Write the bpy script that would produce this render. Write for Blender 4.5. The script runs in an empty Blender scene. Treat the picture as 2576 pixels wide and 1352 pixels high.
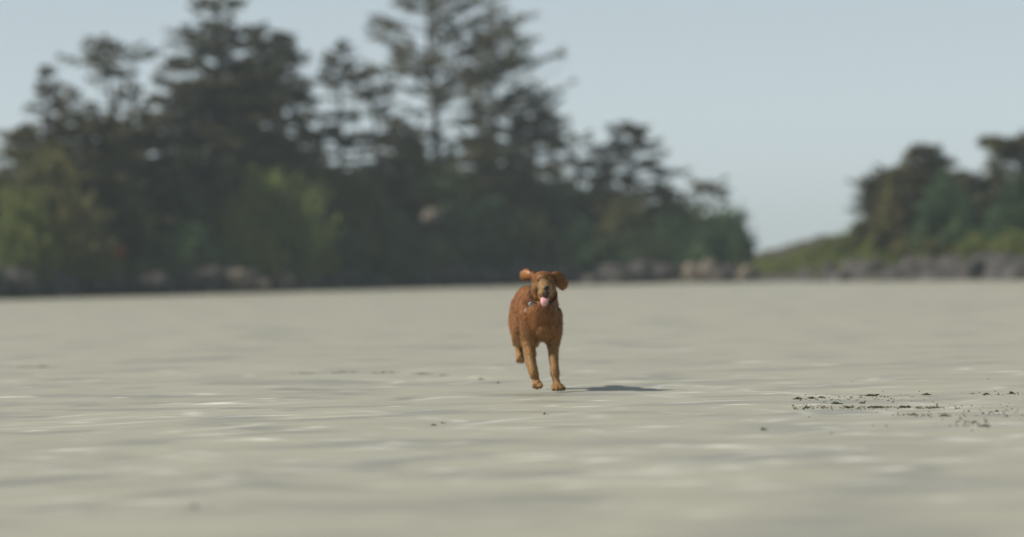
import bpy, bmesh, math, random
import numpy as np
from mathutils import Vector, Matrix, noise as mnoise

S = bpy.context.scene
COL = S.collection
R = math.radians

# ------------------------------------------------------------------ camera
W0, FPX = 2576.0, 9768.0            # focal length in units of a 2576 px wide frame
CAM_H, ROLL, HOR = 0.754, 1.10, 4.0
cam = bpy.data.cameras.new('camera')
cam.sensor_width = 36.0
cam.lens = 36.0 * FPX / W0
cam.clip_start, cam.clip_end = 0.1, 9000.0
cam.dof.use_dof = True
cam.dof.focus_distance = 21.9
cam.dof.aperture_fstop = 1.62
cam.dof.aperture_blades = 0
cam_o = bpy.data.objects.new('camera', cam)
COL.objects.link(cam_o)
cam_o.matrix_world = (Matrix.Translation((0, 0, CAM_H)) @
                      Matrix.Rotation(R(90) + math.atan(HOR / FPX), 4, 'X') @
                      Matrix.Rotation(R(-ROLL), 4, 'Z'))
S.camera = cam_o
# ------------------------------------------------------------------ sky and sun
SUN_EL, SUN_AZ = 44.0, -97.0        # azimuth clockwise from +Y (the far side)
world = bpy.data.worlds.new('World')
S.world = world
world.use_nodes = True
nt = world.node_tree
sky = nt.nodes.new('ShaderNodeTexSky')
sky.sky_type = 'NISHITA'
sky.sun_disc = False
sky.sun_elevation = R(SUN_EL)
sky.sun_rotation = R(SUN_AZ % 360)
sky.air_density, sky.dust_density, sky.ozone_density = 0.45, 0.3, 1.0
hsv = nt.nodes.new('ShaderNodeHueSaturation')
hsv.inputs['Saturation'].default_value = 0.40
hsv.inputs['Hue'].default_value = 0.465
nt.links.new(sky.outputs[0], hsv.inputs['Color'])
bg = nt.nodes['Background']
nt.links.new(hsv.outputs[0], bg.inputs[0])
bg.inputs[1].default_value = 0.113
sun = bpy.data.lights.new('sun', 'SUN')
sun.energy, sun.angle, sun.color = 5.0, R(0.55), (1.0, 0.92, 0.80)
sun_o = bpy.data.objects.new('sun', sun)
COL.objects.link(sun_o)
sd = Vector((math.sin(R(SUN_AZ)) * math.cos(R(SUN_EL)), math.cos(R(SUN_AZ)) * math.cos(R(SUN_EL)), math.sin(R(SUN_EL))))
sun_o.rotation_euler = sd.to_track_quat('Z', 'Y').to_euler()
S.view_settings.view_transform = 'Standard'
S.view_settings.look = 'None'
S.view_settings.exposure = 0.0
S.view_settings.gamma = 1.0
S.render.engine = 'CYCLES'
S.cycles.use_denoising = True
S.cycles.max_bounces = 6
S.cycles.diffuse_bounces = 3
S.cycles.transparent_max_bounces = 6
S.cycles.sample_clamp_indirect = 4.0

rng = np.random.default_rng(7)
random.seed(7)


# ------------------------------------------------------------------ helpers
def px2x(x, d, y=676):
    """world X of a column of the photograph at a distance d"""
    return ((x - 1288) - 0.0192 * (y - 676)) / FPX * d


def px2z(x, y, d):
    yy = (y - 676) + 0.0192 * (x - 1288)
    return CAM_H + (HOR - yy) / FPX * d


def px2g(x, y):
    """point of the flat beach seen at a pixel of the photograph"""
    yy = (y - 676) + 0.0192 * (x - 1288) - HOR
    d = CAM_H * FPX / yy
    return px2x(x, d, y), d


def tag(o, label=None, cat=None, group=None, kind=None):
    if label: o['label'] = label
    if cat: o['category'] = cat
    if group: o['group'] = group
    if kind: o['kind'] = kind
    return o


def empty(name, loc=(0, 0, 0), rz=0.0):
    o = bpy.data.objects.new(name, None)
    o.empty_display_size = 0.2
    COL.objects.link(o)
    o.location = loc
    o.rotation_euler = (0, 0, rz)
    return o


def link(name, me, mat=None, parent=None, smooth=True):
    if mat is not None and len(me.materials) == 0:
        me.materials.append(mat)
    if smooth and len(me.polygons):
        me.polygons.foreach_set('use_smooth', np.ones(len(me.polygons), dtype=bool))
    o = bpy.data.objects.new(name, me)
    COL.objects.link(o)
    if parent is not None:
        o.parent = parent
    return o


def mesh_quads(name, V, smooth=False):
    """V: (n,4,3) array of separate quads"""
    n = V.shape[0]
    me = bpy.data.meshes.new(name)
    me.vertices.add(n * 4); me.loops.add(n * 4); me.polygons.add(n)
    me.vertices.foreach_set('co', V.reshape(-1).astype(np.float32))
    me.loops.foreach_set('vertex_index', np.arange(n * 4, dtype=np.int32))
    me.polygons.foreach_set('loop_start', np.arange(0, n * 4, 4, dtype=np.int32))
    me.update(calc_edges=True)
    return me


def mesh_grid(name, P):
    """P: (ny,nx,3) grid of points"""
    ny, nx = P.shape[:2]
    i = np.arange(ny * nx, dtype=np.int32).reshape(ny, nx)
    F = np.stack([i[:-1, :-1], i[:-1, 1:], i[1:, 1:], i[1:, :-1]], -1).reshape(-1)
    n = len(F) // 4
    me = bpy.data.meshes.new(name)
    me.vertices.add(ny * nx); me.loops.add(n * 4); me.polygons.add(n)
    me.vertices.foreach_set('co', P.reshape(-1).astype(np.float32))
    me.loops.foreach_set('vertex_index', F)
    me.polygons.foreach_set('loop_start', np.arange(0, n * 4, 4, dtype=np.int32))
    me.update(calc_edges=True)
    return me


def tubes(name, chains, sides=7):
    """chains: list of (points (k,3), radii (k,)) -> one mesh of tapered tubes"""
    vs, fs, off = [], [], 0
    for pts, rad in chains:
        pts = np.asarray(pts, float); rad = np.asarray(rad, float)
        k = len(pts)
        t = np.gradient(pts, axis=0)
        t /= np.linalg.norm(t, axis=1, keepdims=True) + 1e-9
        up = np.where(np.abs(t[:, 2:3]) > 0.9, np.array([[1., 0, 0]]), np.array([[0, 0, 1.]]))
        a = np.cross(t, up); a /= np.linalg.norm(a, axis=1, keepdims=True) + 1e-9
        b = np.cross(t, a)
        ang = np.linspace(0, 2 * np.pi, sides, endpoint=False)
        ring = pts[:, None] + rad[:, None, None] * (a[:, None] * np.cos(ang)[None, :, None] + b[:, None] * np.sin(ang)[None, :, None])
        vs.append(ring.reshape(-1, 3))
        for i in range(k - 1):
            for j in range(sides):
                j2 = (j + 1) % sides
                fs.append((off + i * sides + j, off + i * sides + j2, off + (i + 1) * sides + j2, off + (i + 1) * sides + j))
        fs.append(tuple(off + j for j in range(sides))[::-1])
        fs.append(tuple(off + (k - 1) * sides + j for j in range(sides)))
        off += k * sides
    me = bpy.data.meshes.new(name)
    me.from_pydata(np.concatenate(vs).tolist(), [], fs)
    me.update()
    return me


def vnoise(x, y, seed=0):
    """smooth value noise in [-1,1] on arrays"""
    g = np.random.default_rng(seed).uniform(-1, 1, (256, 256))
    xi, yi = np.floor(x).astype(int), np.floor(y).astype(int)
    fx, fy = x - xi, y - yi
    fx = fx * fx * fx * (fx * (fx * 6 - 15) + 10); fy = fy * fy * fy * (fy * (fy * 6 - 15) + 10)
    a = g[xi & 255, yi & 255]; b = g[(xi + 1) & 255, yi & 255]
    c = g[xi & 255, (yi + 1) & 255]; d = g[(xi + 1) & 255, (yi + 1) & 255]
    return (a * (1 - fx) + b * fx) * (1 - fy) + (c * (1 - fx) + d * fx) * fy


def sstep(a, b, x):
    t = np.clip((x - a) / (b - a), 0, 1)
    return t * t * (3 - 2 * t)


# ------------------------------------------------------------------ materials
class NT:
    def __init__(self, name):
        self.m = bpy.data.materials.new(name)
        self.m.use_nodes = True
        self.t = self.m.node_tree
        self.b = self.t.nodes['Principled BSDF']

    def n(self, typ, **kw):
        nd = self.t.nodes.new(typ)
        for k, v in kw.items():
            if k in nd.inputs: nd.inputs[k].default_value = v
            else: setattr(nd, k, v)
        return nd

    def l(self, a, b): self.t.links.new(a, b)

    def noise(self, vec, scale, detail=4, rough=0.55, dist=0.0):
        nd = self.n('ShaderNodeTexNoise', Scale=scale, Detail=detail, Roughness=rough, Distortion=dist)
        self.l(vec, nd.inputs['Vector'])
        return nd.outputs['Fac']

    def ramp(self, fac, stops):
        r = self.n('ShaderNodeValToRGB')
        e = r.color_ramp.elements
        while len(e) < len(stops): e.new(0.5)
        for i, (p, c) in enumerate(stops):
            e[i].position = p
            e[i].color = (*c, 1) if len(c) == 3 else c
        self.l(fac, r.inputs['Fac'])
        return r.outputs['Color']

    def mix(self, fac, a, b, mode='MIX'):
        m = self.n('ShaderNodeMix', data_type='RGBA', blend_type=mode)
        for sock, v in ((m.inputs[0], fac), (m.inputs[6], a), (m.inputs[7], b)):
            if hasattr(v, 'is_linked'): self.l(v, sock)
            elif isinstance(v, (int, float)): sock.default_value = v
            else: sock.default_value = (*v, 1)
        return m.outputs[2]


def mat_sand():
    k = NT('sand_damp')
    geo = k.n('ShaderNodeNewGeometry')
    p = geo.outputs['Position']
    big = k.noise(p, 0.22, 3)
    mid = k.noise(p, 1.15, 4, 0.5, 0.6)
    fine = k.noise(p, 90, 4, 0.75)
    paleattr = k.n('ShaderNodeAttribute', attribute_name='dry').outputs['Fac']
    c1 = k.ramp(mid, [(0.36, (0.272, 0.272, 0.228)), (0.48, (0.365, 0.361, 0.291)), (0.66, (0.40, 0.395, 0.316))])
    c2 = k.mix(k.ramp(big, [(0.4, (0, 0, 0)), (0.65, (0.35, 0.35, 0.35))]), c1, (0.415, 0.41, 0.328))
    c3 = k.mix(paleattr, c2, (0.82, 0.82, 0.75))
    c4 = k.mix(0.35, c3, k.ramp(fine, [(0.3, (0.5, 0.5, 0.5)), (0.7, (1, 1, 1))]), 'MULTIPLY')
    k.l(c4, k.b.inputs['Base Color'])
    rg = k.ramp(mid, [(0.36, (0.42, 0.42, 0.42)), (0.52, (0.52, 0.52, 0.52))])
    k.l(rg, k.b.inputs['Roughness'])
    k.b.inputs['Specular IOR Level'].default_value = 0.8
    bmp = k.n('ShaderNodeBump', Strength=0.35, Distance=0.004)
    k.l(k.noise(p, 22, 5), bmp.inputs['Height'])
    k.l(bmp.outputs[0], k.b.inputs['Normal'])
    return k.m


def mat_leaf(name, a, b, c, scale=0.9):
    """foliage with light and dark sprays, a little light coming through"""
    k = NT(name)
    tc = k.n('ShaderNodeTexCoord')
    info = k.n('ShaderNodeObjectInfo')
    p = tc.outputs['Object']
    n1 = k.noise(p, scale, 3)
    n2 = k.noise(p, scale * 9, 2)
    col = k.ramp(n1, [(0.36, a), (0.52, b), (0.68, c)])
    col = k.mix(0.5, col, k.ramp(n2, [(0.3, (0.55, 0.55, 0.55)), (0.7, (1.25, 1.25, 1.2))]), 'MULTIPLY')
    hv = k.n('ShaderNodeHueSaturation')
    mr = k.n('ShaderNodeMapRange')
    k.l(info.outputs['Random'], mr.inputs[0]); mr.inputs[3].default_value = 0.82; mr.inputs[4].default_value = 1.15
    k.l(mr.outputs[0], hv.inputs['Value']); k.l(col, hv.inputs['Color'])
    k.l(hv.outputs[0], k.b.inputs['Base Color'])
    k.b.inputs['Roughness'].default_value = 0.7
    k.b.inputs['Specular IOR Level'].default_value = 0.2
    tr = k.n('ShaderNodeBsdfTranslucent'); k.l(hv.outputs[0], tr.inputs[0])
    mx = k.n('ShaderNodeMixShader'); mx.inputs[0].default_value = 0.3
    k.l(k.b.outputs[0], mx.inputs[1]); k.l(tr.outputs[0], mx.inputs[2])
    k.l(mx.outputs[0], k.t.nodes['Material Output'].inputs[0])
    return k.m


def mat_noise(name, a, b, scale=3.0, rough=0.85, bump=0.3, bscale=12, bdist=0.02):
    k = NT(name)
    p = k.n('ShaderNodeTexCoord').outputs['Object']
    k.l(k.ramp(k.noise(p, scale, 5), [(0.35, a), (0.66, b)]), k.b.inputs['Base Color'])
    k.b.inputs['Roughness'].default_value = rough
    k.b.inputs['Specular IOR Level'].default_value = 0.25
    if bump:
        bm_ = k.n('ShaderNodeBump', Strength=bump, Distance=bdist)
        k.l(k.noise(p, bscale, 5), bm_.inputs['Height'])
        k.l(bm_.outputs[0], k.b.inputs['Normal'])
    return k.m


M_sand = mat_sand()
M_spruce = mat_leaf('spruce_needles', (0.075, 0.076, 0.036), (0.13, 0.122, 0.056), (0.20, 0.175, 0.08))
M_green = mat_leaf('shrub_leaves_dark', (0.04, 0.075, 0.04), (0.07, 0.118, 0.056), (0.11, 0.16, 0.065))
M_lime = mat_leaf('shrub_leaves_light', (0.12, 0.15, 0.05), (0.20, 0.24, 0.07), (0.30, 0.32, 0.09))  # light green leaf, its colour also brightened to stand in for sunlight
M_olive = mat_leaf('shrub_leaves_olive', (0.09, 0.096, 0.04), (0.16, 0.158, 0.06), (0.23, 0.21, 0.085))
M_bark = mat_noise('spruce_bark', (0.030, 0.026, 0.024), (0.085, 0.074, 0.066), 6, 0.9, 0.5, 20)
M_rock = mat_noise('shore_rock', (0.024, 0.025, 0.029), (0.105, 0.096, 0.088), 1.3, 0.85, 0.6, 5, 0.08)
M_tan = mat_noise('pale_rock', (0.09, 0.078, 0.066), (0.25, 0.21, 0.17), 1.3, 0.85, 0.5, 5, 0.05)
M_rust = mat_noise('rusty_dead_foliage', (0.16, 0.065, 0.025), (0.32, 0.13, 0.045), 4, 0.85, 0.3)
M_soil = mat_noise('island_soil', (0.028, 0.03, 0.02), (0.07, 0.065, 0.045), 0.7, 0.95, 0.5, 3, 0.1)
M_weed = mat_noise('dark_seaweed', (0.03, 0.031, 0.02), (0.09, 0.08, 0.045), 40, 0.6, 0.4, 90, 0.004)
M_clod = mat_noise('wet_sand_clods', (0.24, 0.235, 0.20), (0.33, 0.325, 0.275), 30, 0.8, 0.4, 90, 0.004)

# ------------------------------------------------------------------ beach
def beach_height(X, Y):
    h = 0.0030 * vnoise(X * 1.1, Y * 0.75, 1) + 0.0026 * vnoise(X * 2.6 + 7, Y * 1.7, 2) + 0.0020 * vnoise(X * 6.1, Y * 5.3, 3) + 0.0008 * vnoise(X * 14, Y * 13, 5)
    h += 0.010 * vnoise(X * 0.23, Y * 0.12, 4)
    fade = 1 - sstep(45, 75, np.abs(Y)); fade *= 1 - sstep(9, 14, np.abs(X))
    return h * fade


xs = np.concatenate([-np.geomspace(900, 6.6, 40), np.arange(-6.5, 6.51, 0.04), np.geomspace(6.6, 900, 40)])
ys = np.concatenate([-np.geomspace(300, 4, 16), np.arange(-3, 7.5, 0.4), np.arange(7.6, 16, 0.07), np.arange(16, 27, 0.022),
                     np.arange(27, 50, 0.12), np.geomspace(50, 1500, 90)])
GX, GY = np.meshgrid(xs, ys)
H = beach_height(GX, GY)
dry = np.zeros_like(H)  # how far the sand colour turns paler along lips and streaks


def seg_line(pts, w, amp, palev, waver, seed):
    """a thin drainage line in the sand: a low lip of paler sand along a path"""
    global H, dry
    P = np.array(pts)
    xx = GX
    cy = np.interp(xx, P[:, 0], P[:, 1]) + waver * vnoise(xx * 2.1 + seed, xx * 0 + seed, seed)
    inside = sstep(P[0, 0], P[0, 0] + 0.3, xx) * (1 - sstep(P[-1, 0] - 0.4, P[-1, 0], xx))
    g = np.exp(-((GY - cy) / w) ** 2) * inside * (0.55 + 0.45 * vnoise(xx * 3 + 3, xx * 0 + seed * 1.7, seed + 9))
    H = H + amp * g
    dry = np.maximum(dry, palev * g)


for (a, b, c, w, amp, dv, sd_) in [
    ((-40, 1085), (560, 1052), (1010, 1033), 0.05, 0.006, 0.75, 21),
    ((420, 1062), (900, 1048), (1300, 1032), 0.035, 0.005, 0.55, 22),
    ((-40, 1068), (240, 1055), (520, 1035), 0.06, 0.005, 0.5, 23),
    ((1130, 1062), (1350, 1047), (1640, 1033), 0.04, 0.004, 0.35, 24),
    ((1980, 1010), (2300, 985), (2640, 968), 0.07, 0.006, 0.5, 25),
    ((300, 1045), (620, 1020), (900, 1003), 0.06, 0.005, 0.4, 26),
    ((1700, 1058), (1950, 1040), (2200, 1030), 0.04, 0.003, 0.3, 27)]:
    seg_line([px2g(*a), px2g(*b), px2g(*c)], w, amp, dv, 0.10, sd_)
# scattered small lips of paler sand
r2 = np.random.default_rng(12)
for i in range(460):
    y_ = r2.uniform(930, 1230) if i < 330 else r2.uniform(850, 1330)
    x_ = r2.uniform(-30, 2600)
    gx, gy = px2g(x_, y_)
    lx = r2.uniform(0.03, 0.16); ly = r2.uniform(0.018, 0.07) * (gy / 20)
    an = r2.uniform(-0.6, 0.9)
    runs = i % 4 == 0 and y_ < 1110
    if runs:                            # streaks running up the beach
        an = math.pi / 2 + r2.uniform(-0.5, 0.35); lx = r2.uniform(0.12, 0.5); ly = r2.uniform(0.03, 0.055)
    sel_y = (ys > gy - 1.2) & (ys < gy + 1.2); sel_x = (xs > gx - 1.2) & (xs < gx + 1.2)
    if not sel_y.any() or not sel_x.any(): continue
    ix = np.ix_(sel_y, sel_x)
    dx, dy = GX[ix] - gx, GY[ix] - gy
    bend = r2.uniform(-3, 3) if not runs else r2.uniform(-0.35, 0.35)
    u = dx * math.cos(an) + dy * math.sin(an); v = -dx * math.sin(an) + dy * math.cos(an) + bend * u * u
    g = np.exp(-(u / lx) ** 2 - (v / ly) ** 2)
    H[ix] += r2.uniform(0.002, 0.005) * g * (0.4 if runs else 1)
    dry[ix] = np.maximum(dry[ix], (r2.uniform(0.08, 0.5) if runs else r2.uniform(0.15, 1.0) ** 1.5) * g)
me = mesh_grid('sand_beach', np.stack([GX, GY, H], -1))
at = me.attributes.new('dry', 'FLOAT', 'POINT')
at.data.foreach_set('value', dry.reshape(-1).astype(np.float32))
sand = link('sand_beach', me, M_sand)
tag(sand, 'wide flat damp grey sand beach with faint ripples', kind='structure')


# ------------------------------------------------------------------ island and headland terrain
_sh = [(-900, 138), (-300, 143), (0, 146), (500, 160), (900, 172), (1300, 183), (1650, 181), (1900, 175), (2250, 160), (2576, 148), (2900, 140), (3600, 128)]
SHX = np.array([px2x(x, d) for x, d in _sh]); SHD = np.array([d for _, d in _sh])
_hm = [(-900, 2.0), (0, 2.0), (300, 2.3), (800, 2.6), (1300, 2.6), (1650, 2.0), (1850, 1.1), (1930, 0.75), (2010, 0.8), (2120, 1.5), (2220, 2.1), (2400, 1.9), (2800, 1.9), (3600, 1.6)]
HMX = np.array([px2x(x, 170) for x, _ in _hm]); HMV = np.array([h for _, h in _hm])


def terr(X, Y):
    X = np.asarray(X, float); Y = np.asarray(Y, float)
    t = Y - np.interp(X, SHX, SHD) + 1.2 * vnoise(X * 0.35, Y * 0.2, 31)
    hm = np.interp(X, HMX, HMV)
    h = -0.4 + 0.85 * sstep(-0.8, 1.2, t) + (hm - 0.45) * sstep(0.5, 14, t)
    h += 0.22 * vnoise(X * 0.5, Y * 0.5, 32) * sstep(0, 3, t) + 0.1 * vnoise(X * 1.6, Y * 1.6, 33) * sstep(0, 3, t)
    return np.maximum(h - 4 * sstep(55, 90, t), -0.9)


tx = np.arange(-75, 75.1, 0.6); ty = np.arange(122, 285, 0.7)
TX, TY = np.meshgrid(tx, ty)
TZ = terr(TX, TY)
edge = sstep(62, 75, np.abs(TX))
TZ = TZ * (1 - edge) - 0.6 * edge
link('island_ground', mesh_grid('island_ground', np.stack([TX, TY, TZ], -1)), M_soil)
tag(bpy.data.objects['island_ground'], 'dark low mound of soil under the shoreline trees', kind='structure')


def shore_d(x):
    return float(np.interp(x, [a for a, _ in _sh], [b for _, b in _sh]))


# ------------------------------------------------------------------ trees
def spruce_meshes(seed, H, prof, dens, t0=0.18, lean=(0, 0), spacing=0.36, asym=(0, 0), leaf=0.27, droop=0.12, r0=None, dead=0.12, wide=1.15):
    """trunk and limbs as one tube mesh, crown as many small needle sprays.
    prof / dens: lists of (height fraction, value)"""
    g = np.random.default_rng(seed)
    pt, pv = zip(*prof); dt, dv = zip(*dens)
    pv = [v * wide for v in pv]
    r0 = r0 or 0.016 * H + 0.03
    k = 14
    ts = np.linspace(0, 1, k)
    wob = np.cumsum(g.normal(0, 0.012 * H, (k, 2)), axis=0) * np.linspace(0, 1, k)[:, None] * 0.4
    tp = np.stack([lean[0] * H * ts ** 1.4 + wob[:, 0], lean[1] * H * ts ** 1.4 + wob[:, 1], H * ts], -1)
    tp[0, 2] = -0.5
    rad = r0 * (1 - ts) ** 0.8 + 0.012
    rad[0] *= 1.35
    chains = [(tp, rad)]
    Q = []
    z = t0 * H
    tip = 0
    while z < H * 0.985:
        t = z / H
        Rm = float(np.interp(t, pt, pv)); D = float(np.interp(t, dt, dv))
        nb = g.poisson(8.0 * D)
        base = np.array([np.interp(z, tp[:, 2], tp[:, 0]), np.interp(z, tp[:, 2], tp[:, 1]), z])
        a0 = g.uniform(0, 6.28)
        for b in range(nb):
            a = a0 + b * 2.4 + g.normal(0, 0.3)
            L = Rm * g.uniform(0.5, 1.18)
            L *= 1 + asym[0] * math.cos(a) + asym[1] * math.sin(a)
            if L < 0.15: continue
            d = np.array([math.cos(a), math.sin(a), 0.0])
            up = 0.55 * t - 0.05 + g.normal(0, 0.12)
            s = np.linspace(0, 1, 6)
            z0 = g.uniform(-0.5, 0.5) * spacing
            pts = base + np.stack([d[0] * L * s, d[1] * L * s, z0 + up * L * s - droop * L * s ** 2 * 2.0 + 0.10 * L * s ** 4], -1)
            pts[1:, :2] += g.normal(0, 0.04 * L, (5, 2))
            rb = max(0.012, min(0.5 * np.interp(t, ts, rad), 0.022 * L + 0.01))
            chains.append((pts, rb * (1 - 0.85 * s)))
            if g.uniform() < dead * (1.3 - t): continue
            # twigs with sprays
            nt_ = max(5, int(L * 11))
            st = g.uniform(0.22, 1.0, nt_) ** 0.8
            side = g.choice([-1, 1], nt_)
            tl = np.clip((1.15 - st) * 0.55 * L, 0.16, 0.85) * g.uniform(0.6, 1.2, nt_)
            px = np.stack([np.interp(st, s, pts[:, i]) for i in range(3)], -1)
            perp = np.array([-d[1], d[0], 0.0])
            td = d[None] * 0.75 + side[:, None] * perp[None] * g.uniform(0.5, 1.0, nt_)[:, None]
            td[:, 2] += g.normal(-0.02, 0.12, nt_)
            td /= np.linalg.norm(td, axis=1, keepdims=True)
            m = np.maximum(3, (tl / (leaf * 0.42)).astype(int))
            idx = np.repeat(np.arange(nt_), m)
            f = g.uniform(0.05, 1.0, len(idx))
            c = px[idx] + td[idx] * (f * tl[idx])[:, None] + g.normal(0, 0.035, (len(idx), 3))
            Q.append(sprays(g, c, td[idx], leaf))
        z += spacing * g.uniform(0.7, 1.3) * (0.75 + 0.5 * (1 - t))
    # leader tuft
    n = 40
    c = np.stack([tp[-1, 0] + g.normal(0, 0.05, n), tp[-1, 1] + g.normal(0, 0.05, n), H * g.uniform(0.96, 1.012, n)], -1)
    Q.append(sprays(g, c, g.normal(0, 0.5, (n, 3)) + np.array([0, 0, 0.8]), leaf))
    return tubes('trunk', chains, 6), mesh_quads('crown', np.concatenate(Q))


def sprays(g, c, d, leaf):
    n = len(c)
    d = d + g.normal(0, 0.35, (n, 3)); d /= np.linalg.norm(d, axis=1, keepdims=True) + 1e-9
    w = np.cross(d, g.normal(0, 0.45, (n, 3)) + np.array([0, 0, 1.0])); w /= np.linalg.norm(w, axis=1, keepdims=True) + 1e-9
    l = leaf * g.uniform(0.6, 1.3, n)[:, None]; ww = l * g.uniform(0.24, 0.42, n)[:, None]
    return np.stack([c - d * l * 0.5, c + w * ww, c + d * l * 0.5, c - w * ww], 1)


LAND = [(-45, 'ragged spruce'), (112, 'slimmest spruce'), (280, 'star-topped spruce'), (400, 'rusty dead bough'), (545, 'thick-trunked tufted spruce'),
        (690, 'brightest shrub'), (850, 'small-topped spruce'), (985, 'young spruce before the tallest'), (1095, 'tallest airy spruce'), (1235, 'half hidden airy spruce'),
        (1345, 'round-headed spruce'), (1448, 'bright gap in the wood'), (1592, 'peaked spruce at the wood end'), (1680, 'falling edge of the wood'), (1818, 'round shrub at the wood edge'),
        (1925, 'low gap before the headland'), (2045, 'start of the headland slope'), (2165, 'bright shrub high on the headland slope'), (2330, 'dense headland peak'),
        (2440, 'rounded headland tree'), (2562, 'broad-headed headland tree'), (2680, 'outermost headland tree')]


def near(x):
    return min(LAND, key=lambda a: abs(a[0] - x))[1]


def add_tree(name, x, ytop, off, prof, label, seed, mat=None, group='spruces on the shore', dens=None, **kw):
    """a tree whose top stands at (x, ytop) of the photograph, off metres behind the shore. prof in metres"""
    d = shore_d(x) + off
    X = px2x(x, d, ytop); zt = px2z(x, ytop, d)
    z0 = float(terr(X, d))
    Ht = zt - z0
    tr, cr = spruce_meshes(seed, Ht, prof, dens or [(0, 1), (1, 1)], **kw)
    o = empty(name, (X, d, z0))
    link('trunk', tr, M_bark, o)
    link('crown', cr, mat or M_spruce, o, smooth=False)
    tag(o, label, 'tree', group)
    return o


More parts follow.
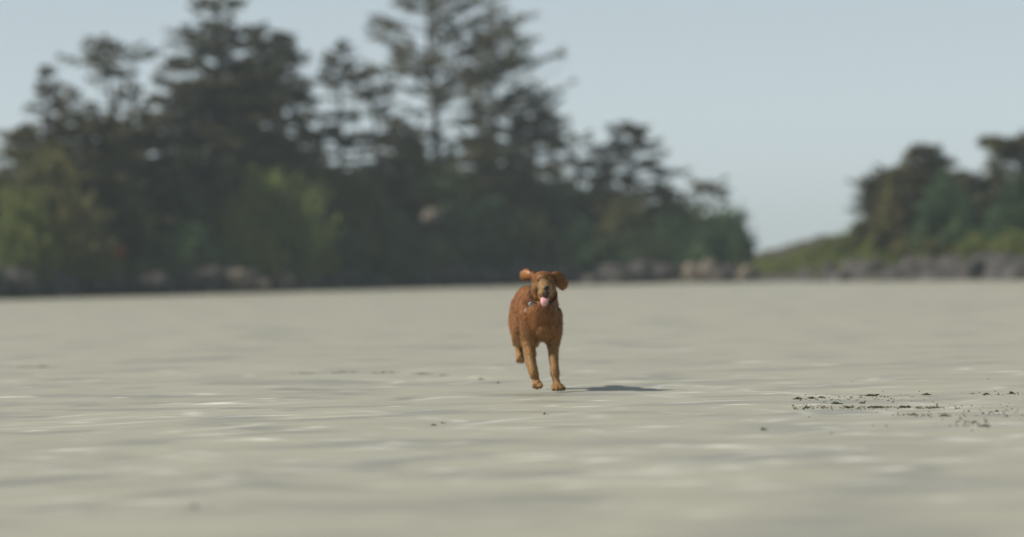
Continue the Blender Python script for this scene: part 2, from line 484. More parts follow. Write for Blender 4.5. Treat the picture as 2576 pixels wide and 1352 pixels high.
TREES = [
    # x, ytop, behind shore, profile, density, label, seed, kwargs
    (-45, 400, 9, [(0, 1.6), (0.5, 1.7), (1, 0.2)], [(0, 1), (1, 0.8)], 'ragged spruce at the far end of the thicket beyond the slim twig-like spruce', 101, {}),
    (112, 172, 10, [(0.1, 1.3), (0.45, 1.1), (0.7, 0.85), (0.9, 0.5), (1, 0.1)], [(0, 0.9), (0.5, 0.55), (1, 0.5)], 'thin sparse spruce, slimmest of the tall ones, beside a star-topped spruce', 102, {}),
    (280, 96, 12, [(0.1, 2.2), (0.5, 1.7), (0.62, 0.9), (0.75, 0.75), (0.86, 1.75), (0.93, 0.9), (1, 0.12)], [(0, 1.1), (0.55, 1), (0.66, 0.3), (0.76, 0.35), (0.84, 1.0), (1, 1.1)], 'spruce with a star-shaped crown above a bare stretch of trunk', 103, dict(lean=(-0.004, 0))),
    (205, 268, 7, [(0, 2.0), (0.5, 1.8), (0.8, 1.1), (1, 0.15)], [(0, 1.2), (1, 1.0)], 'bushy olive spruce under the slim sparse spruce', 104, {}),
    (365, 285, 9, [(0, 2.0), (0.6, 1.7), (0.85, 1.1), (1, 0.2)], [(0, 1.1), (1, 0.8)], 'medium bushy spruce filling the gap beside the star-topped spruce', 105, {}),
    (545, 2, 14, [(0.1, 2.4), (0.4, 2.7), (0.7, 2.3), (0.84, 1.9), (0.9, 0.75), (0.95, 1.45), (0.985, 1.2), (1, 0.5)], [(0, 1.1), (0.6, 1.05), (0.84, 1.0), (0.885, 0.25), (0.93, 0.6), (0.96, 1.3), (1, 1.3)], 'tall dark spruce with a thick trunk and a flat tuft at its top', 106, dict(r0=0.34, lean=(-0.006, 0))),
    (640, 82, 10, [(0.1, 2.0), (0.5, 1.8), (0.8, 1.2), (1, 0.2)], [(0, 1.1), (1, 1.0)], 'pointed spruce close beside the thick-trunked tufted spruce', 107, {}),
    (697, 84, 15, [(0.1, 2.4), (0.5, 2.0), (0.85, 1.05), (1, 0.25)], [(0, 1.1), (1, 1.15)], 'dense pointed spruce on the outer flank of the thick-trunked pair', 108, {}),
    (425, 150, 18, [(0.1, 1.8), (0.5, 1.7), (0.8, 1.5), (0.93, 0.8), (1, 0.15)], [(0, 0.9), (0.6, 0.5), (1, 0.55)], 'loose spruce reaching drooping boughs toward the star-topped spruce', 109, dict(asym=(0.25, 0))),
    (850, 108, 11, [(0.1, 2.2), (0.45, 1.6), (0.7, 1.25), (0.9, 0.85), (1, 0.12)], [(0, 1.0), (0.45, 0.75), (0.7, 0.6), (1, 0.85)], 'small-topped spruce standing in the dip between the two tallest', 110, {}),
    (945, 175, 17, [(0.1, 2.2), (0.5, 1.9), (0.85, 1.1), (1, 0.3)], [(0, 1.0), (0.5, 0.6), (1, 0.65)], 'loose spruce leaning into the big airy spruce', 111, {}),
    (1095, -66, 12, [(0.15, 3.6), (0.4, 3.3), (0.6, 3.6), (0.74, 3.8), (0.83, 3.1), (0.9, 1.7), (0.96, 1.0), (1, 0.3)], [(0, 1.0), (0.35, 0.6), (0.5, 0.42), (0.7, 0.5), (0.9, 0.55), (1, 0.8)], 'tallest spruce, broad and airy with long flat boughs and sky gaps', 112, dict(asym=(0.28, 0), spacing=0.42, r0=0.3, lean=(-0.006, 0), droop=0.03)),
    (1235, 30, 18, [(0.3, 2.2), (0.6, 2.3), (0.82, 1.9), (0.93, 0.8), (1, 0.3)], [(0, 0.9), (0.6, 0.5), (1, 0.5)], 'airy spruce half hidden behind the tallest one', 113, dict(asym=(0.3, 0), droop=0.02)),
    (1345, 235, 9, [(0.1, 2.0), (0.6, 1.6), (0.85, 1.25), (0.95, 0.9), (1, 0.4)], [(0, 1.1), (0.6, 0.8), (1, 1.0)], 'round-headed spruce under the long boughs of the tallest one', 114, {}),
    (1010, 290, 6, [(0.1, 2.0), (0.6, 1.6), (1, 0.3)], [(0, 1.0), (1, 0.7)], 'young spruce in front of the tallest one', 115, {}),
    (1225, 330, 6, [(0.1, 2.1), (0.6, 1.7), (1, 0.3)], [(0, 1.0), (1, 0.9)], 'young olive spruce in front of the half hidden airy one', 116, {}),
    (760, 300, 6, [(0.1, 2.2), (0.6, 1.6), (1, 0.3)], [(0, 1.1), (1, 0.8)], 'young yellowish spruce before the dense pointed spruce', 117, {}),
    (1448, 345, 12, [(0.2, 1.9), (0.6, 1.8), (0.85, 1.5), (1, 0.5)], [(0, 1.0), (0.5, 0.55), (0.8, 0.6), (1, 0.8)], 'low spruce with thin flat boughs and a bright gap below', 118, {}),
    (1592, 312, 10, [(0.1, 2.5), (0.5, 2.2), (0.7, 1.7), (0.88, 1.15), (1, 0.25)], [(0, 1.2), (0.6, 1.1), (0.75, 0.8), (1, 1.1)], 'peaked spruce at the end of the wood, beside the flat-topped little tree', 119, {}),
    (1520, 420, 7, [(0.1, 1.9), (0.6, 1.5), (1, 0.4)], [(0, 1.1), (1, 0.9)], 'stunted spruce at the foot of the peaked spruce', 120, {}),
    (1668, 470, 8, [(0.1, 1.7), (0.5, 1.3), (1, 0.3)], [(0, 1.2), (1, 0.9)], 'dark stunted spruce sloping down from the peaked spruce', 121, {}),
    (1788, 462, 7, [(0.3, 0.9), (0.55, 0.6), (0.8, 0.95), (0.93, 1.05), (1, 0.5)], [(0, 1.0), (0.5, 0.6), (0.75, 0.35), (0.85, 1.0), (1, 1.3)], 'little flat-topped tree above the round shrub at the wood edge', 122, dict(t0=0.3, r0=0.07)),
    (2330, 372, 8, [(0.05, 1.9), (0.35, 1.8), (0.6, 1.5), (0.8, 1.0), (0.92, 0.6), (1, 0.2)], [(0, 2.2), (1, 2.0)], 'dense peaked tree on the separate grassy headland', 123, dict(t0=0.05, asym=(-0.1, 0), spacing=0.22, dead=0.0)),
    (2255, 432, 9, [(0.05, 1.3), (0.5, 1.2), (0.8, 0.95), (1, 0.35)], [(0, 2.2), (1, 2.0)], 'low windblown tree on the grassy slope side of the headland peak', 124, dict(t0=0.05, asym=(-0.3, 0), spacing=0.22, dead=0.0)),
    (2440, 448, 11, [(0.05, 1.6), (0.6, 1.35), (0.85, 0.95), (1, 0.4)], [(0, 2.2), (1, 2.0)], 'dark rounded tree in the dip between the headland peaks', 125, dict(t0=0.05, spacing=0.22, dead=0.0)),
    (2562, 355, 9, [(0.05, 1.8), (0.5, 1.35), (0.75, 1.3), (0.9, 1.25), (1, 0.5)], [(0, 2.2), (0.55, 1.6), (0.7, 0.9), (1, 2.0)], 'broad-headed tree on the headland with a small sky gap', 126, dict(t0=0.06, spacing=0.24)),
    (2680, 400, 10, [(0.05, 2.0), (0.6, 1.6), (1, 0.4)], [(0, 1.3), (1, 1.2)], 'outermost tree along the headland ridge', 127, dict(t0=0.08)),
    (62, 318, 12, [(0.1, 1.5), (0.6, 1.3), (0.85, 0.9), (1, 0.2)], [(0, 1.0), (0.6, 0.8), (1, 0.7)], 'loose spruce between the ragged one and the slimmest one', 141, {}),
    (168, 225, 15, [(0.1, 1.7), (0.6, 1.4), (0.85, 0.9), (1, 0.2)], [(0, 1.0), (0.6, 0.9), (1, 0.7)], 'loose spruce standing just behind the slimmest and star-topped ones', 142, {}),
    (345, 205, 16, [(0.1, 1.9), (0.6, 1.5), (0.85, 1.1), (1, 0.2)], [(0, 1.0), (0.6, 0.7), (1, 0.55)], 'thin-crowned spruce tucked behind the star-topped one', 143, {}),
    # second row, deeper in the wood
    (30, 330, 26, [(0.05, 1.9), (0.6, 1.6), (1, 0.3)], [(0, 1.0), (1, 0.7)], None, 131, {}),
    (470, 215, 26, [(0.05, 2.3), (0.6, 2.0), (1, 0.3)], [(0, 1.0), (1, 0.8)], None, 132, {}),
    (590, 180, 27, [(0.05, 2.3), (0.6, 2.0), (1, 0.3)], [(0, 1.0), (1, 0.8)], None, 133, {}),
    (800, 400, 27, [(0.05, 2.3), (0.6, 2.0), (1, 0.3)], [(0, 1.0), (1, 0.6)], None, 134, {}),
    (1010, 440, 27, [(0.05, 2.3), (0.6, 1.9), (1, 0.3)], [(0, 1.0), (1, 0.5)], None, 135, {}),
    (1180, 430, 28, [(0.05, 2.3), (0.6, 1.9), (1, 0.3)], [(0, 1.0), (1, 0.5)], None, 136, {}),
    (1400, 430, 26, [(0.05, 2.1), (0.6, 1.6), (1, 0.3)], [(0, 1.0), (1, 0.7)], None, 137, {}),
    (300, 330, 27, [(0.05, 2.2), (0.6, 1.9), (1, 0.3)], [(0, 1.0), (1, 0.8)], None, 138, {}),
    (900, 440, 25, [(0.05, 2.3), (0.6, 1.9), (1, 0.3)], [(0, 1.0), (1, 0.8)], None, 139, {}),
]
for (x, yt, off, prof, dens, lab, seed, kw) in TREES:
    add_tree('spruce_tree', x, yt, off, prof, lab or 'second-row spruce deeper in the wood, behind the ' + near(x), seed,
             group='spruces on the headland' if x > 2000 else ('second row spruces' if lab is None else 'spruces on the shore'),
             dens=dens, **kw)


# ------------------------------------------------------------------ shrubs
def shrub_meshes(seed, n=5200, leaf=0.17, flat=0.9):
    """unit-size shrub: dome about 1 m in radius and 1 m tall, leaves gathered in clumps"""
    g = np.random.default_rng(seed)
    nc = 80
    a = g.uniform(0, 6.28, nc); u = g.uniform(0.0, 1, nc) ** 0.6
    el = g.uniform(0.02, 1.45, nc)
    rr = 0.42 + 0.5 * u
    c = np.stack([rr * np.cos(el) * np.cos(a), rr * np.cos(el) * np.sin(a), np.abs(rr * np.sin(el)) * flat + 0.05], -1)
    c *= (1 + 0.22 * g.normal(0, 1, nc))[:, None]
    i = g.integers(0, nc, n)
    s = g.uniform(0.10, 0.21, nc)
    p = c[i] + g.normal(0, 1, (n, 3)) * s[i][:, None] * np.array([1.1, 1.1, 0.75])
    p[:, 2] = np.abs(p[:, 2])
    d = p - np.array([0, 0, 0.1]); d /= np.linalg.norm(d, axis=1, keepdims=True) + 1e-9
    d = d * 0.5 + g.normal(0, 0.6, (n, 3)); d /= np.linalg.norm(d, axis=1, keepdims=True) + 1e-9
    w = np.cross(d, g.normal(0, 1, (n, 3))); w /= np.linalg.norm(w, axis=1, keepdims=True) + 1e-9
    l = leaf * g.uniform(0.5, 1.2, n)[:, None]; ww = l * 0.3
    Q = np.stack([p - d * l * .5, p + w * ww, p + d * l * .5, p - w * ww], 1)
    ch = []
    for j in range(26):
        e = c[j] * 0.92
        s_ = np.linspace(0, 1, 5)[:, None]
        pts = np.array([0.08 * math.cos(j), 0.08 * math.sin(j), -0.15]) * (1 - s_) + e * s_
        pts[1:4] += g.normal(0, 0.03, (3, 3))
        ch.append((pts, np.linspace(0.03, 0.006, 5)))
    return mesh_quads('foliage', Q), tubes('stems', ch, 5)


SHRUBS = [shrub_meshes(200 + i) for i in range(6)]
_variant = {}


def add_shrub(x, ytop, off, half, mat, label, group, k, name='shrub', ybot=None):
    """top at (x,ytop), half width in metres"""
    d = shore_d(x) + off
    X = px2x(x, d, ytop)
    z0 = float(terr(X, d)) if ybot is None else px2z(x, ybot, d)
    h = max(0.4, px2z(x, ytop, d) - z0)
    fo, st = SHRUBS[k % 6]
    key = (k % 6, mat.name)
    if key not in _variant:
        f2 = fo.copy(); f2.materials.clear(); f2.materials.append(mat)
        _variant[key] = f2
    o = empty(name, (X, d, z0), rng.uniform(0, 6.28))
    f = link('foliage', _variant[key], None, o, smooth=False)
    s = link('stem', st, M_bark, o)
    sc = (half, half, h)
    f.scale = sc; s.scale = sc
    tag(o, label, 'shrub', group)
    return o


kk = 0
L = [
    # x, ytop, off, half, mat, label
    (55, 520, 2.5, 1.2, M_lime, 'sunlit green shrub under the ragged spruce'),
    (120, 430, 3.5, 1.8, M_olive, 'tall olive shrub at the foot of the slim sparse spruce'),
    (175, 540, 3.5, 1.3, M_olive, 'olive shrub low in front of the bushy olive spruce'),
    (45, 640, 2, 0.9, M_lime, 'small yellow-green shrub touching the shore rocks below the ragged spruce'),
    (290, 470, 5, 1.5, M_olive, 'olive shrub below the bare trunk of the star-topped spruce'),
    (225, 620, 2.5, 1.1, M_olive, 'low dull shrub above the shore rocks beside the rusty dead bough'),
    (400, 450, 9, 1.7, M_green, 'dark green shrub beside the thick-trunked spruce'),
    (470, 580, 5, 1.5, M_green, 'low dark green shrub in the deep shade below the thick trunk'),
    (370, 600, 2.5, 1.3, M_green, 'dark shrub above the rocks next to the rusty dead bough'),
    (620, 420, 10, 1.5, M_olive, 'tall pale olive shrub before the pointed spruces'),
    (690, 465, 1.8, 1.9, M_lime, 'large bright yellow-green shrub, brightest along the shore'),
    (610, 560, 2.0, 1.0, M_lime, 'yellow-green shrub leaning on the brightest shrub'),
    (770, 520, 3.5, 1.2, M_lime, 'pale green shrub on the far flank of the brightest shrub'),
    (880, 470, 5, 1.6, M_olive, 'olive shrub below the small-topped spruce'),
    (850, 580, 2.5, 1.3, M_green, 'dark shrub above the tan shore rocks'),
    (985, 570, 1.8, 1.35, M_green, 'fresh green shrub below the young spruce before the tallest one'),
    (970, 470, 7, 1.7, M_green, 'shaded shrub behind the fresh green shrub'),
    (1110, 575, 3, 1.5, M_green, 'green shrub under the pale tan boulder'),
    (1090, 460, 9, 1.9, M_green, 'dark shrub above the pale tan boulder'),
    (1225, 520, 4, 1.5, M_green, 'green shrub under the half hidden airy spruce'),
    (1270, 420, 6, 1.5, M_olive, 'olive shrub standing tall beneath the round-headed spruce'),
    (1330, 560, 3, 1.5, M_olive, 'olive shrub on the bank below the round-headed spruce'),
    (1400, 480, 6, 1.6, M_green, 'dark shrub below the bright gap'),
    (1460, 580, 3, 1.5, M_green, 'low dark shrub below the stunted spruce'),
    (1570, 530, 5, 1.6, M_olive, 'olive brown shrub beneath the peaked spruce'),
    (1600, 600, 3, 1.3, M_green, 'low dark shrub close to the shore below the peaked spruce'),
    (1690, 560, 4, 1.2, M_green, 'dark shrub on the falling edge of the wood'),
    (1745, 600, 3.5, 0.8, M_green, 'small dark shrub snug against the round shrub'),
    (1818, 540, 3.5, 1.25, M_green, 'round dark green shrub overhanging pale rocks at the wood edge'),
    (1860, 570, 3.5, 0.6, M_green, 'small lobe-like shrub on the outer side of the round shrub'),
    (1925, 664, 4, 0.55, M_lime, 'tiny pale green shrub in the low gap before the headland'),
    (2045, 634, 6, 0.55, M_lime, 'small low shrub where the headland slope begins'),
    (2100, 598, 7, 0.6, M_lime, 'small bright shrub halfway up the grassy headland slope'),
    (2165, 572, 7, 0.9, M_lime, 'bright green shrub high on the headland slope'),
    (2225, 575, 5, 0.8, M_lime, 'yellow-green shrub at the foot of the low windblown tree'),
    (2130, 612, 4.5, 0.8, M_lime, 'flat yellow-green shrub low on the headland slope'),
    (2300, 600, 4.5, 1.0, M_olive, 'olive shrub at the foot of the dense headland peak'),
    (2380, 605, 4, 0.9, M_olive, 'dull shrub under the headland dip above grey rocks'),
    (2280, 470, 6, 1.1, M_olive, 'tall olive bush pressed against the dense headland peak'),
    (2370, 480, 6, 1.2, M_green, 'tall dull bush between the dense headland peak and the rounded tree'),
    (2460, 500, 6, 1.2, M_green, 'dark tall bush before the rounded headland tree'),
    (2540, 490, 6, 1.2, M_green, 'dark tall bush before the broad-headed headland tree'),
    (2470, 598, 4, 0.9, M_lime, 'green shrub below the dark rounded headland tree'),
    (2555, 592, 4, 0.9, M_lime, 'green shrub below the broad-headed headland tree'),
]
for (x, yt, off, half, mat, lab) in L:
    add_shrub(x, yt, off, half, mat, lab, 'shrubs on the headland' if x > 1900 else 'shrubs along the shore', kk)
    kk += 1
# thicket deeper in the wood
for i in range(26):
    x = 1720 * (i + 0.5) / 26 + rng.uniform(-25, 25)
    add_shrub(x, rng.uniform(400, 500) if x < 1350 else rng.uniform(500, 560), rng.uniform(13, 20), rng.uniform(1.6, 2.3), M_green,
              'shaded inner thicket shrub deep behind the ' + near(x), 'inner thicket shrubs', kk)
    kk += 1

# ground cover grass on the headland
g = np.random.default_rng(55)
n = 60000
gx = g.uniform(px2x(1850, 172), px2x(2700, 150), n); off = g.uniform(1.6, 14, n)
gy = np.interp(gx, SHX, SHD) + off
gz = terr(gx, gy)
p = np.stack([gx, gy, gz], -1)
up = np.stack([g.normal(0, .45, n), g.normal(0, .45, n), np.ones(n)], -1)
sd_ = np.stack([g.normal(0, 1, n), g.normal(0, 1, n), np.zeros(n)], -1); sd_ /= np.linalg.norm(sd_, axis=1, keepdims=True)
hh = g.uniform(0.12, 0.34, n)[:, None]
Q = np.stack([p - sd_ * .04, p + sd_ * .04, p + up * hh + sd_ * .006, p + up * hh - sd_ * .006], 1)
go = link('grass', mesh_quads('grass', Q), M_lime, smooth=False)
tag(go, 'short green grass on the headland slope', 'grass', kind='stuff')


# ------------------------------------------------------------------ rocks
def rock_mesh(seed):
    g = random.Random(seed)
    bm = bmesh.new()
    bmesh.ops.create_icosphere(bm, subdivisions=4, radius=1.0)
    offv = Vector((g.uniform(0, 50), g.uniform(0, 50), g.uniform(0, 50)))
    planes = []
    for _ in range(9):
        v = Vector((g.gauss(0, 1), g.gauss(0, 1), g.gauss(0.3, 0.8))).normalized()
        planes.append((v, g.uniform(0.62, 0.92)))
    for v in bm.verts:
        p = v.co.copy()
        for nrm, dd in planes:
            e = p.dot(nrm) - dd
            if e > 0: p -= nrm * e * 0.88
        f = mnoise.fractal(p * 1.9 + offv, 0.9, 2.1, 6)
        p *= 1 + 0.24 * f
        v.co = p
    me = bpy.data.meshes.new('rock')
    bm.to_mesh(me); bm.free()
    return me


ROCKS = [rock_mesh(i) for i in range(7)]
RT = [m.copy() for m in ROCKS[:2]]
for m in ROCKS: m.materials.append(M_rock)
for m in RT: m.materials.append(M_tan)


def add_rock(x, off, sx, sz, label, group, me, ytop=None):
    d = shore_d(x) + off
    X = px2x(x, d)
    o = link('rock', me)
    z = px2z(x, ytop, d) - sz * 0.7 if ytop else max(0.0, float(terr(X, d))) + sz * 0.25
    o.location = (X, d, z)
    o.scale = (sx, sx * rng.uniform(0.7, 1.0), sz)
    o.rotation_euler = (rng.uniform(-.2, .2), rng.uniform(-.2, .2), rng.uniform(0, 6.28))
    tag(o, label, 'rock', group)


x = -60.0
i = 0
while x < 1700:
    w = rng.uniform(0.45, 1.0)
    add_rock(x, rng.uniform(-0.3, 1.3), w, w * rng.uniform(0.5, 0.8), ('broad' if w > 0.8 else 'small' if w < 0.6 else 'middling') + ' dark grey shore rock below the ' + near(x), 'dark rocks along the wood shore', ROCKS[i % 7])
    x += w * 58 * rng.uniform(0.7, 1.25); i += 1
for x, yt, sx, sz in [(600, 682, .75, .55), (715, 690, .6, .5), (655, 700, .5, .4), (770, 702, .45, .4)]:
    add_rock(x, -0.6, sx, sz, 'pale brown sunlit rock below the brightest shrub', 'pale rocks below the brightest shrub', RT[i % 2], yt); i += 1
for x, yt, sx, sz in [(1560, 682, .55, .45), (1535, 694, .35, .3)]:
    add_rock(x, -0.6, sx, sz, 'grey rock standing out below the peaked spruce', 'grey rocks below the peaked spruce', ROCKS[i % 7], yt); i += 1
for x, yt, sx, sz in [(1745, 664, .6, .5), (1785, 658, .55, .5), (1835, 668, .6, .5), (1880, 672, .5, .45), (1812, 680, .45, .35)]:
    add_rock(x, -0.4, sx, sz, 'pale weathered rock under the round shrub at the wood edge', 'pale rocks under the round shrub', RT[i % 2] if i % 3 else ROCKS[i % 7], yt); i += 1
x = 1915.0
while x < 2720:
    w = rng.uniform(0.6, 1.3)
    top = np.interp(x, [1915, 2000, 2080, 2300, 2580], [683, 672, 655, 648, 640])
    for row in range(2):
        add_rock(x + rng.uniform(-15, 15) + row * 20, rng.uniform(-0.2, 0.6) + row * 1.6, w, w * rng.uniform(0.5, 0.8), ('large' if w > 1.0 else 'smaller') + (' grey boulder standing on the sand below the ' if row == 0 else ' grey boulder in the upper tier below the ') + near(x),
                 'boulders under the headland', ROCKS[i % 7], top + rng.uniform(0, 14) + (26 if row == 0 else 0)); i += 1
    x += w * 62 * rng.uniform(0.7, 1.1)
add_rock(1090, 2.0, 0.52, 0.36, 'single pale tan boulder perched among dark shrubs below the tallest spruce', None, RT[0], 529)


# a rusty dead bough hanging among the shrubs
def dead_bough():
    d = shore_d(300) + 1.0
    X = px2x(300, d); zt = px2z(300, 622, d)
    o = empty('dead_bough', (X, d, float(terr(X, d))))
    hgt = zt - o.location.z
    ch = [(np.array([[0.05, 0.1, -0.1], [0.02, 0.05, hgt * .5], [0, 0, hgt * .95]]), [0.03, 0.022, 0.01])]
    g = np.random.default_rng(9)
    c = np.stack([g.normal(0, .10, 420), g.normal(0, .10, 420), hgt - np.abs(g.normal(0, .3, 420))], -1)
    Q = sprays(g, c, np.tile([[0.2, 0, -0.7]], (420, 1)), 0.16)
    link('branch', tubes('branch', ch, 6), M_bark, o)
    link('dead_needles', mesh_quads('dead_needles', Q), M_rust, o, smooth=False)
    tag(o, 'rusty orange dead bough low among the dark shrubs above the rocks', 'branch')


dead_bough()

# ------------------------------------------------------------------ seaweed, clods and marks on the sand
def ground_z(X, Y):
    j = int(np.argmin(np.abs(ys - Y))); i_ = int(np.argmin(np.abs(xs - X)))
    return float(H[j, i_])


def crumbs(name, pts, sizes, flat=0.6, seed=0):
    """many small angular crumbs as one mesh; pts (n,3)"""
    g = np.random.default_rng(seed)
    bm = bmesh.new(); bmesh.ops.create_icosphere(bm, subdivisions=1, radius=1.0)
    V0 = np.array([v.co[:] for v in bm.verts]); F0 = np.array([[v.index for v in f.verts] for f in bm.faces]); bm.free()
    vs, fs = [], []
    for k_, (p, s) in enumerate(zip(pts, sizes)):
        v = V0 * g.uniform(0.6, 1.3, (len(V0), 1)) * s * np.array([g.uniform(.8, 1.6), g.uniform(.8, 1.4), flat * g.uniform(.6, 1.3)])
        vs.append(v + p); fs.append(F0 + k_ * len(V0))
    me = bpy.data.meshes.new(name)
    me.from_pydata(np.concatenate(vs).tolist(), [], np.concatenate(fs).tolist())
    me.update()
    return me


def clump(name, x, y, wpx, hpx, n, mat, label, cat, group, seed, smin=0.003, smax=0.0085):
    """small heap of bits centred at a pixel of the photograph; width and height in its pixels"""
    g = np.random.default_rng(seed)
    X, Y = px2g(x, y)
    wid = wpx / FPX * Y; hgt = hpx / FPX * Y
    o = empty(name, (X, Y, ground_z(X, Y)))
    u = g.normal(0, 0.33, n); v = g.normal(0, 0.33, n)
    z = np.abs(g.normal(0, 0.45, n)) * hgt * np.exp(-(u / 0.4) ** 2)
    pts = np.stack([u * wid, v * wid * 1.0, z], -1)
    tag(link('bits', crumbs('bits', pts, g.uniform(smin, smax, n), 0.7, seed), mat, o, smooth=False), kind='stuff')
    # a few strands
    ch = []
    for j in range(max(2, n // 8)):
        a = g.uniform(0, 6.28); l = g.uniform(0.2, 0.5) * wid
        st = np.array([g.normal(0, .2) * wid, g.normal(0, .2) * wid, 0.004])
        pp = np.array([st, st + [math.cos(a) * l * .5, math.sin(a) * l * .5, hgt * g.uniform(.3, .9)], st + [math.cos(a) * l, math.sin(a) * l, 0.002]])
        ch.append((pp, [0.003, 0.004, 0.002]))
    if mat is M_weed:
        for c_ in ch:
            link('strand', tubes('strand', [c_], 5), mat, o)
    tag(o, label, cat, group)
    return o


WEED = [(2008, 1003, 24, 5), (2042, 1001, 12, 5), (2066, 1000, 10, 4), (2104, 1016, 28, 7), (2170, 1015, 10, 4), (2030, 1028, 10, 3), (2134, 1027, 16, 5),
        (2330, 991, 16, 4), (2543, 989, 13, 8), (2482, 991, 12, 3), (2210, 1026, 40, 4), (2275, 1026, 34, 4), (2355, 1028, 22, 3),
        (2374, 1052, 14, 3), (2450, 1068, 10, 3), (2478, 1079, 20, 3), (2509, 1038, 6, 4), (2190, 995, 34, 3), (2300, 1050, 18, 3), (1922, 1087, 14, 3)]
for i, (x, y, w, h) in enumerate(WEED):
    clump('seaweed_clump', x, y, w * .85, h * .65, int(8 + w * 1.2), M_weed, 'dark clump of seaweed bits in the strewn patch on the open sand beside the dog', 'seaweed', 'seaweed clumps on the sand', 300 + i)
for i, (x, y, w, h) in enumerate([(1372, 1046, 20, 2), (1090, 1074, 22, 2), (1115, 1069, 12, 2)]):
    clump('seaweed_scrap', x, y, w * .8, 1, 7, M_weed, 'thin dark scrap of weed alone on bare sand in front of the dog', 'seaweed', 'lone weed scraps', 340 + i, 0.002, 0.0045)
# strewn specks between the clumps
g = np.random.default_rng(77)
pts, sz = [], []
for (x0, x1, yc, sp, n) in [(1990, 2420, 1027, 2.5, 190), (2010, 2330, 1003, 6, 90), (2250, 2420, 1050, 4, 40), (2380, 2490, 1072, 6, 25),
                            (2430, 2576, 990, 3, 35), (2400, 2576, 1042, 8, 30), (1990, 2576, 1030, 30, 60)]:
    for _ in range(n):
        X, Y = px2g(g.uniform(x0, x1), yc + g.normal(0, sp))
        pts.append((X, Y, ground_z(X, Y) + 0.002)); sz.append(g.uniform(0.002, 0.0055))
sp = link('seaweed_specks', crumbs('seaweed_specks', np.array(pts), np.array(sz), 0.7, 5), M_weed, smooth=False)
tag(sp, 'tiny dark weed specks strewn over the sand around the clumps', 'seaweed', kind='stuff')
# scuffed sand: paw marks with dug-up damp clods
for i, (x, y, w) in enumerate([(768, 939, 26), (870, 938, 32), (957, 939, 36), (1060, 941, 22), (1112, 943, 14), (1245, 961, 12), (1210, 953, 10), (60, 924, 26), (110, 924, 22)]):
    clump('scuffed_sand', x, y, w * 1.4, 2.5, 60 if w > 20 else 30, M_clod, 'small damp scuff of kicked-up sand in a line behind the dog', 'sand scuff', 'scuff marks in a line', 360 + i, 0.005, 0.013)
clump('scuffed_sand', 487, 1281, 20, 8, 30, M_clod, 'lone dark clod on bare sand far from the scuff marks', 'sand scuff', None, 380, 0.003, 0.007)

# ------------------------------------------------------------------ dog
DOG0 = Vector(((1365.9 - 1288) / FPX * 24.0, 24.0, 0.0))


def crom(P, n):
    """Catmull-Rom through rows of P"""
    P = np.asarray(P, float)
    Q = np.vstack([2 * P[0] - P[1], P, 2 * P[-1] - P[-2]])
    out = []
    for i in range(1, len(Q) - 2):
        for t in np.linspace(0, 1, n, endpoint=False):
            a, b, c, d = Q[i - 1], Q[i], Q[i + 1], Q[i + 2]
            out.append(0.5 * ((2 * b) + (-a + c) * t + (2 * a - 5 * b + 4 * c - d) * t * t + (-a + 3 * b - 3 * c + d) * t ** 3))
    out.append(P[-1])
    return np.array(out)


